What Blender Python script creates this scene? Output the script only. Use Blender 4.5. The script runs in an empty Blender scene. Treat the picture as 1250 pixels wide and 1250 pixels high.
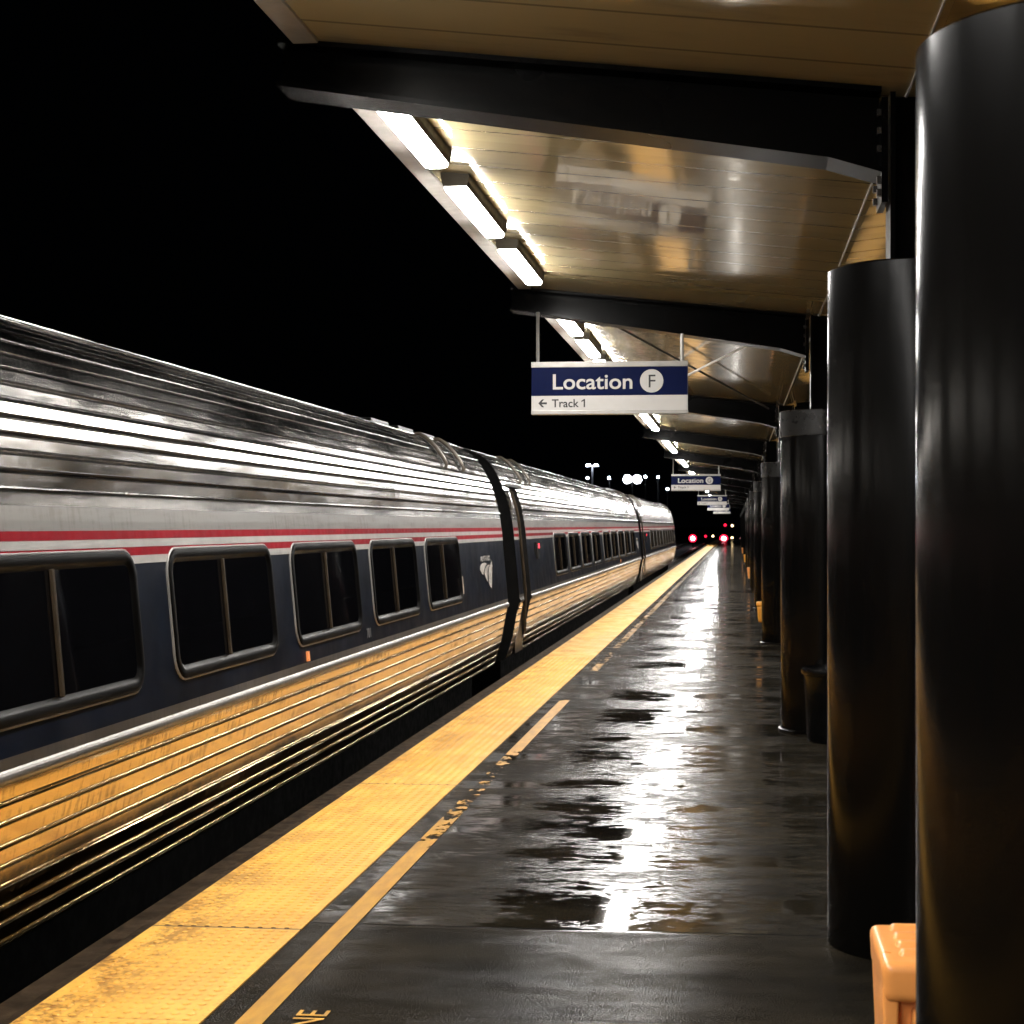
import bpy, bmesh, math, random
from mathutils import Vector, Matrix

random.seed(7)
SC = bpy.context.scene
COL = SC.collection
EYE = 1.633                      # eye height above the platform
F_PX = 1980.0                    # focal length in photo pixels (1250 wide)
PSI = math.atan(208.0 / F_PX)    # yaw to the left of the track direction
CP, SP = math.cos(PSI), math.sin(PSI)


def yd(d, x):
    """Y of a point that lies at optical depth d and lateral offset x."""
    return (d + SP * x) / CP


# ------------------------------------------------------------------ helpers
def tag(o, label=None, cat=None, group=None, kind=None):
    if label: o['label'] = label
    if cat: o['category'] = cat
    if group: o['group'] = group
    if kind: o['kind'] = kind
    return o


def empty(name, loc, rz=0.0):
    o = bpy.data.objects.new(name, None)
    o.empty_display_size = 0.2
    o.location = loc
    o.rotation_euler = (0, 0, rz)
    COL.objects.link(o)
    return o


def link(name, me, parent=None, loc=None):
    o = bpy.data.objects.new(name, me)
    COL.objects.link(o)
    if parent: o.parent = parent
    if loc: o.location = loc
    return o


class MB:
    def __init__(s):
        s.v, s.f, s.m = [], [], []

    def quad(s, a, b, c, d, m=0):
        i = len(s.v); s.v += [a, b, c, d]; s.f.append((i, i + 1, i + 2, i + 3)); s.m.append(m)

    def poly(s, pts, m=0):
        i = len(s.v); s.v += list(pts); s.f.append(tuple(range(i, i + len(pts)))); s.m.append(m)

    def box(s, x0, x1, y0, y1, z0, z1, m=0):
        i = len(s.v)
        s.v += [(x0, y0, z0), (x1, y0, z0), (x1, y1, z0), (x0, y1, z0), (x0, y0, z1), (x1, y0, z1), (x1, y1, z1), (x0, y1, z1)]
        for f in ((3, 2, 1, 0), (4, 5, 6, 7), (0, 1, 5, 4), (1, 2, 6, 5), (2, 3, 7, 6), (3, 0, 4, 7)):
            s.f.append(tuple(i + k for k in f)); s.m.append(m)

    def hexa(s, p, m=0):
        i = len(s.v); s.v += list(p)
        for f in ((3, 2, 1, 0), (4, 5, 6, 7), (0, 1, 5, 4), (1, 2, 6, 5), (2, 3, 7, 6), (3, 0, 4, 7)):
            s.f.append(tuple(i + k for k in f)); s.m.append(m)

    def sweep(s, prof, y0, y1, m=0, closed=False, flip=False, cuts=1):
        """extrude an (x, z) polyline along Y"""
        i = len(s.v); n = len(prof)
        for k in range(cuts + 1):
            y = y0 + (y1 - y0) * k / cuts
            s.v += [(x, y, z) for x, z in prof]
        for k in range(cuts):
            a = i + k * n; b = a + n
            for j in range(n if closed else n - 1):
                j2 = (j + 1) % n
                f = (a + j, b + j, b + j2, a + j2)
                s.f.append(f[::-1] if flip else f); s.m.append(m)

    def tube(s, pts, r, n=8, m=0, cap=True):
        i = len(s.v); pts = [Vector(p) for p in pts]; k = len(pts)
        up = Vector((0, 0, 1))
        for q, p in enumerate(pts):
            t = (pts[min(q + 1, k - 1)] - pts[max(q - 1, 0)]).normalized()
            ref = up if abs(t.dot(up)) < 0.95 else Vector((1, 0, 0))
            a = t.cross(ref).normalized(); b = t.cross(a).normalized()
            for w in range(n):
                th = 2 * math.pi * w / n
                s.v.append(tuple(p + r * (math.cos(th) * a + math.sin(th) * b)))
        for q in range(k - 1):
            for w in range(n):
                w2 = (w + 1) % n
                s.f.append((i + q * n + w, i + q * n + w2, i + (q + 1) * n + w2, i + (q + 1) * n + w)); s.m.append(m)
        if cap:
            s.f.append(tuple(i + w for w in range(n))[::-1]); s.m.append(m)
            s.f.append(tuple(i + (k - 1) * n + w for w in range(n))); s.m.append(m)

    def lathe(s, prof, cx=0, cy=0, n=48, m=0):
        """(r, z) profile about a vertical axis"""
        i = len(s.v); k = len(prof)
        for r, z in prof:
            for w in range(n):
                th = 2 * math.pi * w / n
                s.v.append((cx + r * math.cos(th), cy + r * math.sin(th), z))
        for q in range(k - 1):
            for w in range(n):
                w2 = (w + 1) % n
                s.f.append((i + q * n + w, i + q * n + w2, i + (q + 1) * n + w2, i + (q + 1) * n + w)); s.m.append(m)
        s.f.append(tuple(i + w for w in range(n))[::-1]); s.m.append(m)
        s.f.append(tuple(i + (k - 1) * n + w for w in range(n))); s.m.append(m)

    def mesh(s, name, mats, smooth=False, bevel=0.0, segs=2):
        me = bpy.data.meshes.new(name)
        me.from_pydata(s.v, [], s.f)
        if not isinstance(mats, (list, tuple)): mats = [mats]
        for m in mats: me.materials.append(m)
        me.polygons.foreach_set('material_index', s.m)
        bm = bmesh.new(); bm.from_mesh(me)
        bmesh.ops.remove_doubles(bm, verts=bm.verts, dist=1e-5)
        if bevel:
            es = [e for e in bm.edges if len(e.link_faces) == 2 and e.calc_face_angle(0) > 0.6]
            bmesh.ops.bevel(bm, geom=es, offset=bevel, segments=segs, profile=0.6, affect='EDGES', clamp_overlap=True)
        bm.to_mesh(me); bm.free()
        if smooth:
            me.polygons.foreach_set('use_smooth', [True] * len(me.polygons))
            me.set_sharp_from_angle(angle=math.radians(38))
        me.update()
        return me

    def build(s, name, mats, parent=None, loc=None, smooth=False, bevel=0.0, segs=2):
        return link(name, s.mesh(name, mats, smooth, bevel, segs), parent, loc)


def copy_tree(o, parent=None):
    c = o.copy(); COL.objects.link(c); c.parent = parent
    for ch in list(o.children): copy_tree(ch, c)
    return c


def text_mesh(body, size, mat, extrude=0.001, align='LEFT', off=0.0):
    cu = bpy.data.curves.new('lettering', 'FONT')
    cu.body = body; cu.size = size; cu.extrude = extrude; cu.align_x = align; cu.resolution_u = 6; cu.offset = off
    ob = bpy.data.objects.new('lettering', cu); COL.objects.link(ob)
    bpy.context.view_layer.update()
    dg = bpy.context.evaluated_depsgraph_get()
    me = bpy.data.meshes.new_from_object(ob.evaluated_get(dg))
    me.materials.clear(); me.materials.append(mat)
    bpy.data.objects.remove(ob); bpy.data.curves.remove(cu)
    return me


# ------------------------------------------------------------------ materials
class NT:
    def __init__(s, name):
        s.mat = bpy.data.materials.new(name); s.mat.use_nodes = True
        s.t = s.mat.node_tree; s.t.nodes.clear()
        s.out = s.n('ShaderNodeOutputMaterial')

    def n(s, kind, **kw):
        nd = s.t.nodes.new(kind)
        for k, v in kw.items():
            if k.startswith('i_'): s.set(nd, k[2:].replace('_', ' '), v)
            else: setattr(nd, k, v)
        return nd

    def set(s, nd, key, v):
        sock = nd.inputs[key]
        if hasattr(v, 'outputs'): v = v.outputs[0]
        if isinstance(v, bpy.types.NodeSocket): s.t.links.new(v, sock)
        else: sock.default_value = v

    def pos(s, sx=1, sy=1, sz=1, obj=False):
        if obj: c = s.n('ShaderNodeTexCoord').outputs['Object']
        else: c = s.n('ShaderNodeNewGeometry').outputs['Position']
        mp = s.n('ShaderNodeMapping'); s.t.links.new(c, mp.inputs['Vector'])
        mp.inputs['Scale'].default_value = (sx, sy, sz)
        return mp.outputs[0]

    def noise(s, vec, scale=1.0, detail=4.0, rough=0.55, dist=0.0):
        nd = s.n('ShaderNodeTexNoise'); s.set(nd, 'Vector', vec)
        s.set(nd, 'Scale', scale); s.set(nd, 'Detail', detail); s.set(nd, 'Roughness', rough); s.set(nd, 'Distortion', dist)
        return nd.outputs[0]

    def math(s, op, a, b=0.0, c=0.0, clamp=False):
        nd = s.n('ShaderNodeMath', operation=op, use_clamp=clamp)
        for i, v in enumerate((a, b, c)):
            if isinstance(v, bpy.types.NodeSocket): s.t.links.new(v, nd.inputs[i])
            else: nd.inputs[i].default_value = v
        return nd.outputs[0]

    def ramp(s, v, lo, hi, a=0.0, b=1.0, smooth=True):
        nd = s.n('ShaderNodeMapRange', interpolation_type='SMOOTHSTEP' if smooth else 'LINEAR')
        s.set(nd, 0, v); s.set(nd, 1, lo); s.set(nd, 2, hi); s.set(nd, 3, a); s.set(nd, 4, b)
        return nd.outputs[0]

    def mixc(s, f, a, b):
        nd = s.n('ShaderNodeMix', data_type='RGBA')
        s.set(nd, 0, f)
        for i, v in ((6, a), (7, b)):
            if isinstance(v, bpy.types.NodeSocket): s.t.links.new(v, nd.inputs[i])
            else: nd.inputs[i].default_value = (*v, 1) if len(v) == 3 else v
        return nd.outputs[2]

    def bump(s, h, strength=0.3, dist=0.01):
        nd = s.n('ShaderNodeBump'); s.set(nd, 'Height', h); s.set(nd, 'Strength', strength); s.set(nd, 'Distance', dist)
        return nd.outputs[0]

    def sep(s, vec=None):
        nd = s.n('ShaderNodeSeparateXYZ')
        s.t.links.new(vec if vec is not None else s.n('ShaderNodeNewGeometry').outputs['Position'], nd.inputs[0])
        return nd.outputs

    def pbr(s, color=None, rough=0.5, metal=0.0, normal=None, ior=1.5, spec=None, emit=None, estr=0.0, coat=0.0, coat_rough=0.1):
        b = s.n('ShaderNodeBsdfPrincipled')
        if color is not None:
            if isinstance(color, bpy.types.NodeSocket): s.t.links.new(color, b.inputs['Base Color'])
            else: b.inputs['Base Color'].default_value = (*color, 1)
        s.set(b, 'Roughness', rough); s.set(b, 'Metallic', metal); s.set(b, 'IOR', ior)
        if spec is not None: s.set(b, 'Specular IOR Level', spec)
        if normal is not None: s.set(b, 'Normal', normal)
        if emit is not None:
            b.inputs['Emission Color'].default_value = (*emit, 1); s.set(b, 'Emission Strength', estr)
        if coat: s.set(b, 'Coat Weight', coat); s.set(b, 'Coat Roughness', coat_rough)
        s.t.links.new(b.outputs[0], s.out.inputs[0])
        return b


def simple(name, color, rough=0.5, metal=0.0, var=0.25, nscale=6.0, bstr=0.0, bscale=60.0, emit=None, estr=0.0, spec=None, coat=0.0):
    t = NT(name)
    p = t.pos(1, 1, 1)
    n = t.noise(p, nscale, 5)
    lo = tuple(c * (1 - var) for c in color); hi = tuple(min(1, c * (1 + var)) for c in color)
    c = t.mixc(t.ramp(n, 0.3, 0.7), lo, hi)
    r = t.ramp(t.noise(p, nscale * 2.3, 3), 0.3, 0.7, rough * 0.85, min(1, rough * 1.15))
    nrm = t.bump(t.noise(p, bscale, 3), bstr, 0.004) if bstr else None
    t.pbr(c, r, metal, nrm, emit=emit, estr=estr, spec=spec, coat=coat)
    return t.mat


def emitter(name, color, strength):
    t = NT(name)
    e = t.n('ShaderNodeEmission'); e.inputs[0].default_value = (*color, 1); e.inputs[1].default_value = strength
    t.t.links.new(e.outputs[0], t.out.inputs[0])
    return t.mat


M = {}
LENS = 150.0


def make_materials():
    # wet platform slab: a broken film of water over dark grainy concrete
    t = NT('wet_platform_slab')
    X, Y, Z = t.sep()
    big = t.noise(t.pos(0.75, 1.25, 1), 1.0, 6, 0.62, 0.5)
    mid = t.noise(t.pos(2.1, 5.2, 1), 1.0, 7, 0.68, 0.7)
    speck = t.noise(t.pos(11, 20, 1), 1.0, 4, 0.7)
    grain = t.noise(t.pos(1, 0.8, 1), 170, 3, 0.7)
    brush = t.noise(t.pos(5.0, 24.0, 1), 1.0, 5, 0.62, 0.3)
    w = t.math('ADD', t.math('MULTIPLY', big, 0.42), t.math('ADD', t.math('MULTIPLY', mid, 0.36), t.math('MULTIPLY', speck, 0.22)))
    dryish = t.ramp(w, 0.455, 0.545)                 # 0 = standing water, 1 = damp concrete
    damp = t.ramp(Y, 6.48, 6.54)                     # the slab nearest the camera has dried
    joint_d = t.math('ABSOLUTE', t.math('SUBTRACT', t.math('FRACT', t.math('DIVIDE', t.math('SUBTRACT', Y, 5.005), 3.05)), 0.5))
    joint = t.ramp(joint_d, 0.0012, 0.0030, 1.0, 0.0)
    joint_b = t.ramp(t.math('ABSOLUTE', t.math('SUBTRACT', t.math('FRACT', t.math('DIVIDE', t.math('SUBTRACT', Y, 6.86), 3.05)), 0.5)), 0.0008, 0.0022, 0.6, 0.0)
    joint = t.math('MAXIMUM', joint, joint_b)
    # how much of the surface carries a film of water
    cov_damp = t.ramp(t.math('ADD', t.math('MULTIPLY', grain, 0.62), t.math('MULTIPLY', brush, 0.38)), 0.42, 0.64, 0.12, 1.0)
    cov_dry = t.ramp(t.math('ADD', t.math('MULTIPLY', grain, 0.75), t.math('MULTIPLY', mid, 0.25)), 0.46, 0.64, 0.03, 0.85)
    c1 = t.n('ShaderNodeMix', data_type='FLOAT'); t.set(c1, 0, dryish); t.set(c1, 2, 1.0); t.set(c1, 3, cov_damp)
    c2 = t.n('ShaderNodeMix', data_type='FLOAT'); t.set(c2, 0, damp); t.set(c2, 2, cov_dry); t.set(c2, 3, c1.outputs[0])
    cover = t.math('MULTIPLY', c2.outputs[0], t.math('SUBTRACT', 1.0, t.math('MULTIPLY', joint, 0.9)))
    dd = t.math('SUBTRACT', 1.0, t.math('MULTIPLY', damp, t.math('SUBTRACT', 1.0, dryish)))
    rough = t.math('ADD', 0.035, t.math('MULTIPLY', dd, t.math('ADD', 0.10, t.math('MULTIPLY', mid, 0.14))))
    stain = t.noise(t.pos(0.9, 2.0, 1), 1.0, 7, 0.65)
    col = t.mixc(t.ramp(stain, 0.3, 0.7), (0.0040, 0.0033, 0.0022), (0.0175, 0.0140, 0.0088))
    col = t.mixc(t.math('MULTIPLY', t.ramp(grain, 0.60, 0.70), 0.5), col, (0.030, 0.027, 0.023))
    col = t.mixc(joint, col, (0.002, 0.002, 0.002))
    h = t.math('ADD', t.math('MULTIPLY', grain, 0.9), t.math('ADD', t.math('MULTIPLY', brush, 0.5), t.math('MULTIPLY', speck, 1.2)))
    h = t.math('SUBTRACT', h, t.math('MULTIPLY', joint, 3.0))
    nb = t.bump(h, t.math('ADD', 0.012, t.math('MULTIPLY', dd, t.ramp(damp, 0, 1, 0.09, 0.13))), 0.012)
    bare = t.pbr(col, 0.8, 0, nb, ior=1.45, spec=0.02)
    film = t.n('ShaderNodeBsdfPrincipled')
    t.t.links.new(col, film.inputs['Base Color']); t.set(film, 'Roughness', rough); t.set(film, 'IOR', 1.33); t.set(film, 'Normal', nb)
    mx = t.n('ShaderNodeMixShader'); t.set(mx, 0, cover)
    t.t.links.new(bare.outputs[0], mx.inputs[1]); t.t.links.new(film.outputs[0], mx.inputs[2])
    t.t.links.new(mx.outputs[0], t.out.inputs[0])
    M['slab'] = t.mat

    # tactile yellow paving
    t = NT('yellow_tactile_paving')
    X, Y, Z = t.sep()
    d1 = t.math('ABSOLUTE', t.math('SUBTRACT', t.math('FRACT', t.math('DIVIDE', t.math('SUBTRACT', Y, 4.565), 3.66)), 0.5))
    j1 = t.ramp(d1, 0.0012, 0.0026, 1.0, 0.0)
    d2 = t.math('ABSOLUTE', t.math('SUBTRACT', t.math('FRACT', t.math('DIVIDE', t.math('SUBTRACT', Y, 4.565), 1.22)), 0.5))
    j2 = t.ramp(d2, 0.0012, 0.003, 0.45, 0.0)
    j = t.math('MAXIMUM', j1, j2)
    wear = t.noise(t.pos(2.2, 1.4, 1), 1.6, 7, 0.68)
    fine = t.noise(t.pos(1, 1, 1), 38, 5, 0.7)
    left = t.ramp(X, -2.36, -1.95, 1.0, 0.0)
    near = t.ramp(Y, 5.6, 8.5, 1.0, 0.35)
    dirt = t.ramp(t.math('ADD', t.math('MULTIPLY', wear, 0.72), t.math('MULTIPLY', fine, 0.28)), 0.455, 0.57)
    dirt = t.math('MULTIPLY', dirt, t.math('ADD', 0.16, t.math('MULTIPLY', t.math('MULTIPLY', left, near), 0.84)))
    col = t.mixc(t.ramp(t.noise(t.pos(1, 0.6, 1), 2.5, 4), 0.3, 0.7), (0.74, 0.385, 0.062), (0.82, 0.46, 0.085))
    dirt = t.math('MULTIPLY', dirt, t.ramp(Z, 0.0085, 0.0104, 1.0, 0.25))
    col = t.mixc(dirt, col, (0.17, 0.062, 0.006))
    col = t.mixc(j, col, (0.03, 0.015, 0.004))
    # domes carried on as relief beyond the modelled ones
    P = 0.0555
    fx = t.math('SUBTRACT', t.math('FRACT', t.math('DIVIDE', X, P)), 0.5)
    fy = t.math('SUBTRACT', t.math('FRACT', t.math('DIVIDE', Y, P)), 0.5)
    rr = t.math('SQRT', t.math('ADD', t.math('MULTIPLY', fx, fx), t.math('MULTIPLY', fy, fy)))
    dome = t.math('MULTIPLY', t.ramp(rr, 0.12, 0.26, 1.0, 0.0), t.ramp(Y, 19.9, 20.0))
    ringd = t.math('MULTIPLY', t.ramp(rr, 0.20, 0.27), t.ramp(rr, 0.29, 0.40, 1.0, 0.0))
    col = t.mixc(t.math('MULTIPLY', ringd, t.ramp(fine, 0.35, 0.65, 0.12, 0.42)), col, (0.30, 0.12, 0.012))
    hh = t.math('ADD', t.math('MULTIPLY', dome, 1.0), t.math('SUBTRACT', t.math('MULTIPLY', fine, 0.15), j))
    t.pbr(col, t.ramp(wear, 0.3, 0.7, 0.34, 0.6), 0, t.bump(hh, 0.5, 0.005), ior=1.45)
    M['tactile'] = t.mat

    # worn yellow painted line, the paint really missing where it has flaked
    t = NT('worn_yellow_line_paint')
    X, Y, Z = t.sep()
    n = t.noise(t.pos(9, 6.5, 1), 1.0, 6, 0.65)
    cr = t.n('ShaderNodeValToRGB')
    t.set(cr, 0, t.math('DIVIDE', Y, 40.0))
    el = cr.color_ramp.elements
    pts = [(0.0, .18), (7.8 / 40, .22), (8.2 / 40, .46), (9.2 / 40, .50), (9.6 / 40, .58), (11.4 / 40, .56), (11.9 / 40, .30), (14.9 / 40, .22), (15.3 / 40, .75),
           (17.5 / 40, .72), (18.4 / 40, .48), (21 / 40, .60), (24 / 40, .47), (28 / 40, .56), (33 / 40, .48), (1.0, .55)]
    el[0].position, el[0].color = pts[0][0], (pts[0][1],) * 3 + (1,)
    el[1].position, el[1].color = pts[-1][0], (pts[-1][1],) * 3 + (1,)
    for p_, v_ in pts[1:-1]:
        e = el.new(p_); e.color = (v_, v_, v_, 1)
    thr = cr.outputs[0]
    keep = t.math('GREATER_THAN', n, thr)
    col = t.mixc(t.ramp(t.noise(t.pos(20, 5, 1), 1, 5), 0.3, 0.7), (0.36, 0.17, 0.006), (0.50, 0.25, 0.012))
    b = t.pbr(col, 0.45, 0, t.bump(t.noise(t.pos(1, 1, 1), 120, 3), 0.15, 0.004))
    tr = t.n('ShaderNodeBsdfTransparent'); mx = t.n('ShaderNodeMixShader')
    t.set(mx, 0, keep); t.t.links.new(tr.outputs[0], mx.inputs[1]); t.t.links.new(b.outputs[0], mx.inputs[2])
    t.t.links.new(mx.outputs[0], t.out.inputs[0])
    M['line'] = t.mat
    M['letter_yellow'] = simple('yellow_stencil_paint', (0.55, 0.28, 0.015), 0.45, nscale=30)

    # stainless steel
    def steel(name, base, r0, r1, dirt_amt, bump_amt):
        t = NT(name)
        a = t.noise(t.pos(3, 0.55, 3), 1.0, 5, 0.6)
        b = t.noise(t.pos(14, 1.6, 14), 1.0, 5, 0.65)
        c = t.noise(t.pos(30, 30, 2.2), 1.0, 4, 0.6)
        rough = t.ramp(t.math('ADD', t.math('MULTIPLY', a, 0.6), t.math('MULTIPLY', b, 0.4)), 0.35, 0.65, r0, r1)
        d = t.math('MULTIPLY', t.ramp(t.math('ADD', t.math('MULTIPLY', b, 0.5), t.math('MULTIPLY', c, 0.5)), 0.48, 0.64), dirt_amt)
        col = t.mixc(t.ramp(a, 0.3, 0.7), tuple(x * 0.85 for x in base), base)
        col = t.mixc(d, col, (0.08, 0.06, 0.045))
        h = t.math('ADD', t.math('MULTIPLY', t.noise(t.pos(2.2, 0.7, 2.2), 1.0, 2, 0.4), 1.0), t.math('MULTIPLY', t.ramp(t.noise(t.pos(6, 2.4, 6), 1.0, 2, 0.5), 0.55, 0.8), 0.35))
        t.pbr(col, t.math('ADD', rough, t.math('MULTIPLY', d, 0.25)), 1.0, t.bump(h, bump_amt, 0.02) if bump_amt > .005 else None)
        return t.mat
    M['steel_roof'] = steel('fluted_stainless_roof', (0.35, 0.335, 0.315), 0.11, 0.22, 0.18, 0.010)
    M['steel_side'] = steel('fluted_stainless_side', (0.78, 0.58, 0.29), 0.07, 0.13, 0.55, 0.02)  # steel tinted gold to deepen the reflection of the yellow paving
    M['steel_plain'] = steel('plain_stainless_band', (0.30, 0.285, 0.265), 0.34, 0.46, 0.2, 0.003)
    M['trim'] = simple('bright_metal_trim', (0.27, 0.26, 0.245), 0.4, 0.5, 0.1, 2.0)
    M['blue'] = simple('dark_blue_coach_paint', (0.0022, 0.0042, 0.0095), 0.36, 0, 0.35, 1.5, 0.02, 3.0, spec=0.05)
    M['red'] = simple('red_stripe_film', (0.19, 0.0, 0.006), 0.5, 0, 0.08, spec=0.05)
    M['white_film'] = simple('silver_white_film', (0.36, 0.345, 0.325), 0.35, 0.25, 0.1)
    M['rubber'] = simple('black_window_rubber', (0.0018, 0.0016, 0.0014), 0.40, 0, 0.05, 1.0, spec=0.05)
    M['glass'] = simple('dark_coach_glass', (0.002, 0.002, 0.0025), 0.03, 0, 0.1, spec=0.35)
    M['mullion'] = simple('brown_window_bar', (0.032, 0.023, 0.014), 0.45, 0.1, 0.2, spec=0.1)
    M['under'] = simple('grimy_underframe', (0.003, 0.003, 0.003), 0.8, 0, 0.4, spec=0.1)
    M['door'] = simple('dark_coach_door', (0.012, 0.011, 0.010), 0.35, 0.4, 0.3, spec=0.3)
    M['bellows'] = simple('black_gangway_rubber', (0.002, 0.002, 0.002), 0.7, 0, 0.3, spec=0.1)
    M['reflector'] = simple('orange_reflector', (0.8, 0.28, 0.1), 0.3)
    M['placard'] = simple('beige_placard', (0.42, 0.34, 0.25), 0.5)
    M['decal'] = simple('pale_grey_decal', (0.33, 0.31, 0.285), 0.5, spec=0.1)
    M['dim_decal'] = simple('dim_grey_decal', (0.10, 0.10, 0.105), 0.45)
    M['red_small'] = emitter('small_red_lamp', (1.0, 0.04, 0.06), 6.0)

    # canopy
    t = NT('canopy_soffit_boards')
    X, Y, Z = t.sep()
    PB = 0.405
    fr = t.math('FRACT', t.math('DIVIDE', t.math('ADD', Y, 50.0), PB))
    dj = t.math('ABSOLUTE', t.math('SUBTRACT', fr, 0.5))
    j = t.ramp(dj, 0.014, 0.034, 1.0, 0.0)
    idx = t.math('FLOOR', t.math('DIVIDE', t.math('ADD', Y, 50.0), PB))
    wn = t.n('ShaderNodeTexWhiteNoise', noise_dimensions='1D'); t.t.links.new(idx, wn.inputs['W'])
    base = t.mixc(wn.outputs[0], (0.58, 0.47, 0.255), (0.66, 0.54, 0.30))
    base = t.mixc(t.math('MULTIPLY', j, 0.6), base, (0.12, 0.10, 0.06))
    grime = t.noise(t.pos(1.5, 6, 1), 1.0, 6, 0.6)
    base = t.mixc(t.ramp(grime, 0.5, 0.8, 0.0, 0.35), base, (0.16, 0.14, 0.12))
    hh = t.math('ADD', t.math('MULTIPLY', t.noise(t.pos(0.8, 5.0, 1), 1.0, 3), 0.8), t.math('MULTIPLY', j, -1.2))
    hh = t.math('ADD', hh, t.math('MULTIPLY', t.math('MULTIPLY', dj, dj), 2.2))
    t.pbr(base, t.ramp(grime, 0.3, 0.7, 0.05, 0.10), 0.25, t.bump(hh, 0.025, 0.02), ior=1.75)
    M['soffit'] = t.mat
    M['fascia'] = simple('grey_fascia_metal', (0.36, 0.34, 0.31), 0.4, 0.3, 0.12)
    M['black'] = simple('black_steel_paint', (0.0008, 0.00075, 0.0007), 0.27, 0, 0.02, 0.3, spec=0.05)
    t = NT('glossy_black_column')
    h = t.noise(t.pos(5, 5, 0.7), 1.0, 3)
    t.pbr((0.0022, 0.0020, 0.0018), t.ramp(t.noise(t.pos(2, 2, 1.0), 0.7, 2), 0.3, 0.7, 0.15, 0.21), 0, t.bump(h, 0.03, 0.02), ior=1.5, spec=0.11)
    M['column'] = t.mat
    M['collar'] = simple('grey_column_collar', (0.008, 0.0076, 0.007), 0.3, 0.2, 0.1, spec=0.25)
    M['dark_bolt'] = simple('black_bolt_steel', (0.03, 0.028, 0.025), 0.3, 0.5, 0.05)
    M['bolt'] = simple('worn_bolt_steel', (0.30, 0.28, 0.26), 0.35, 0.8, 0.2)
    M['grab'] = simple('brown_painted_iron', (0.07, 0.055, 0.04), 0.4, 0.3, 0.1)
    M['rod'] = simple('pale_rod_metal', (0.5, 0.48, 0.44), 0.4, 0.4, 0.15)
    M['darkrod'] = simple('dark_rod_metal', (0.03, 0.028, 0.025), 0.4, 0.4, 0.15)
    M['housing'] = simple('lamp_housing', (0.045, 0.037, 0.024), 0.45, 0.2, 0.2, spec=0.2)
    M['lens'] = emitter('lit_lamp_lens', (1.0, 0.97, 0.93), LENS)

    # signs
    M['sign_blue'] = simple('navy_sign_panel', (0.0016, 0.0045, 0.030), 0.45, 0, 0.06, spec=0.04)
    M['sign_white'] = simple('white_sign_panel', (0.43, 0.415, 0.395), 0.5, 0, 0.04, spec=0.2)
    M['sign_metal'] = simple('brushed_sign_edge', (0.26, 0.25, 0.23), 0.4, 0.4, 0.1)
    M['sign_black'] = simple('black_sign_lettering', (0.008, 0.008, 0.009), 0.5, 0, 0.1)

    # ground and platform body
    t = NT('track_ballast')
    n1 = t.noise(t.pos(1, 1, 1), 22, 4, 0.7)
    vo = t.n('ShaderNodeTexVoronoi'); t.set(vo, 'Vector', t.pos(1, 1, 1)); t.set(vo, 'Scale', 24.0)
    col = t.mixc(t.ramp(n1, 0.3, 0.7), (0.012, 0.0115, 0.011), (0.05, 0.047, 0.043))
    t.pbr(col, 0.7, 0, t.bump(vo.outputs[0], 0.8, 0.03))
    M['ballast'] = t.mat
    M['rail'] = simple('worn_rail_steel', (0.35, 0.33, 0.31), 0.3, 0.9, 0.2)
    M['sleeper'] = simple('old_timber_sleeper', (0.03, 0.024, 0.019), 0.8, 0, 0.4, 10)
    M['concrete'] = simple('stained_concrete', (0.05, 0.045, 0.04), 0.7, 0, 0.35, 4, 0.2, 40)
    M['nosing'] = simple('brown_edge_timber', (0.024, 0.016, 0.0095), 0.6, 0, 0.55, 7, 0.25, 35, spec=0.04)
    M['orange'] = simple('orange_moulded_plastic', (0.90, 0.36, 0.095), 0.32, 0, 0.05, 3)
    M['orange_deep'] = simple('deep_red_plastic', (0.75, 0.05, 0.05), 0.35, 0, 0.05, 3)
    M['yellow_pl'] = simple('amber_moulded_plastic', (0.85, 0.36, 0.04), 0.35, 0, 0.05, 3)
    M['bin'] = simple('black_bin_plastic', (0.002, 0.002, 0.002), 0.2, 0, 0.2, spec=0.25)
    M['unlit_pole'] = simple('night_shaded_pole', (0.004, 0.004, 0.004), 0.6, 0, 0.1, spec=0.1)  # poles no lamp reaches: night shade put into the colour
    M['pole'] = simple('galvanised_pole', (0.42, 0.42, 0.44), 0.5, 0.3, 0.1)
    M['flood'] = emitter('floodlight_glass', (0.72, 0.80, 1.0), 60.0)
    M['flood_big'] = emitter('bright_floodlight_glass', (0.85, 0.90, 1.0), 120.0)
    M['sig_red'] = emitter('lit_red_signal_lens', (1.0, 0.012, 0.05), 3.0)
    M['sig_core'] = emitter('red_signal_bulb', (1.0, 0.45, 0.5), 30.0)
    M['sig_amber'] = emitter('lit_amber_lamp', (1.0, 0.72, 0.38), 8.0)


make_materials()

# ------------------------------------------------------------------ setting
PLAT_END = yd(190, -1)
PX0, PX1 = -2.52, 3.92
BACK = -16.0
GZ = -1.27


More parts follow.
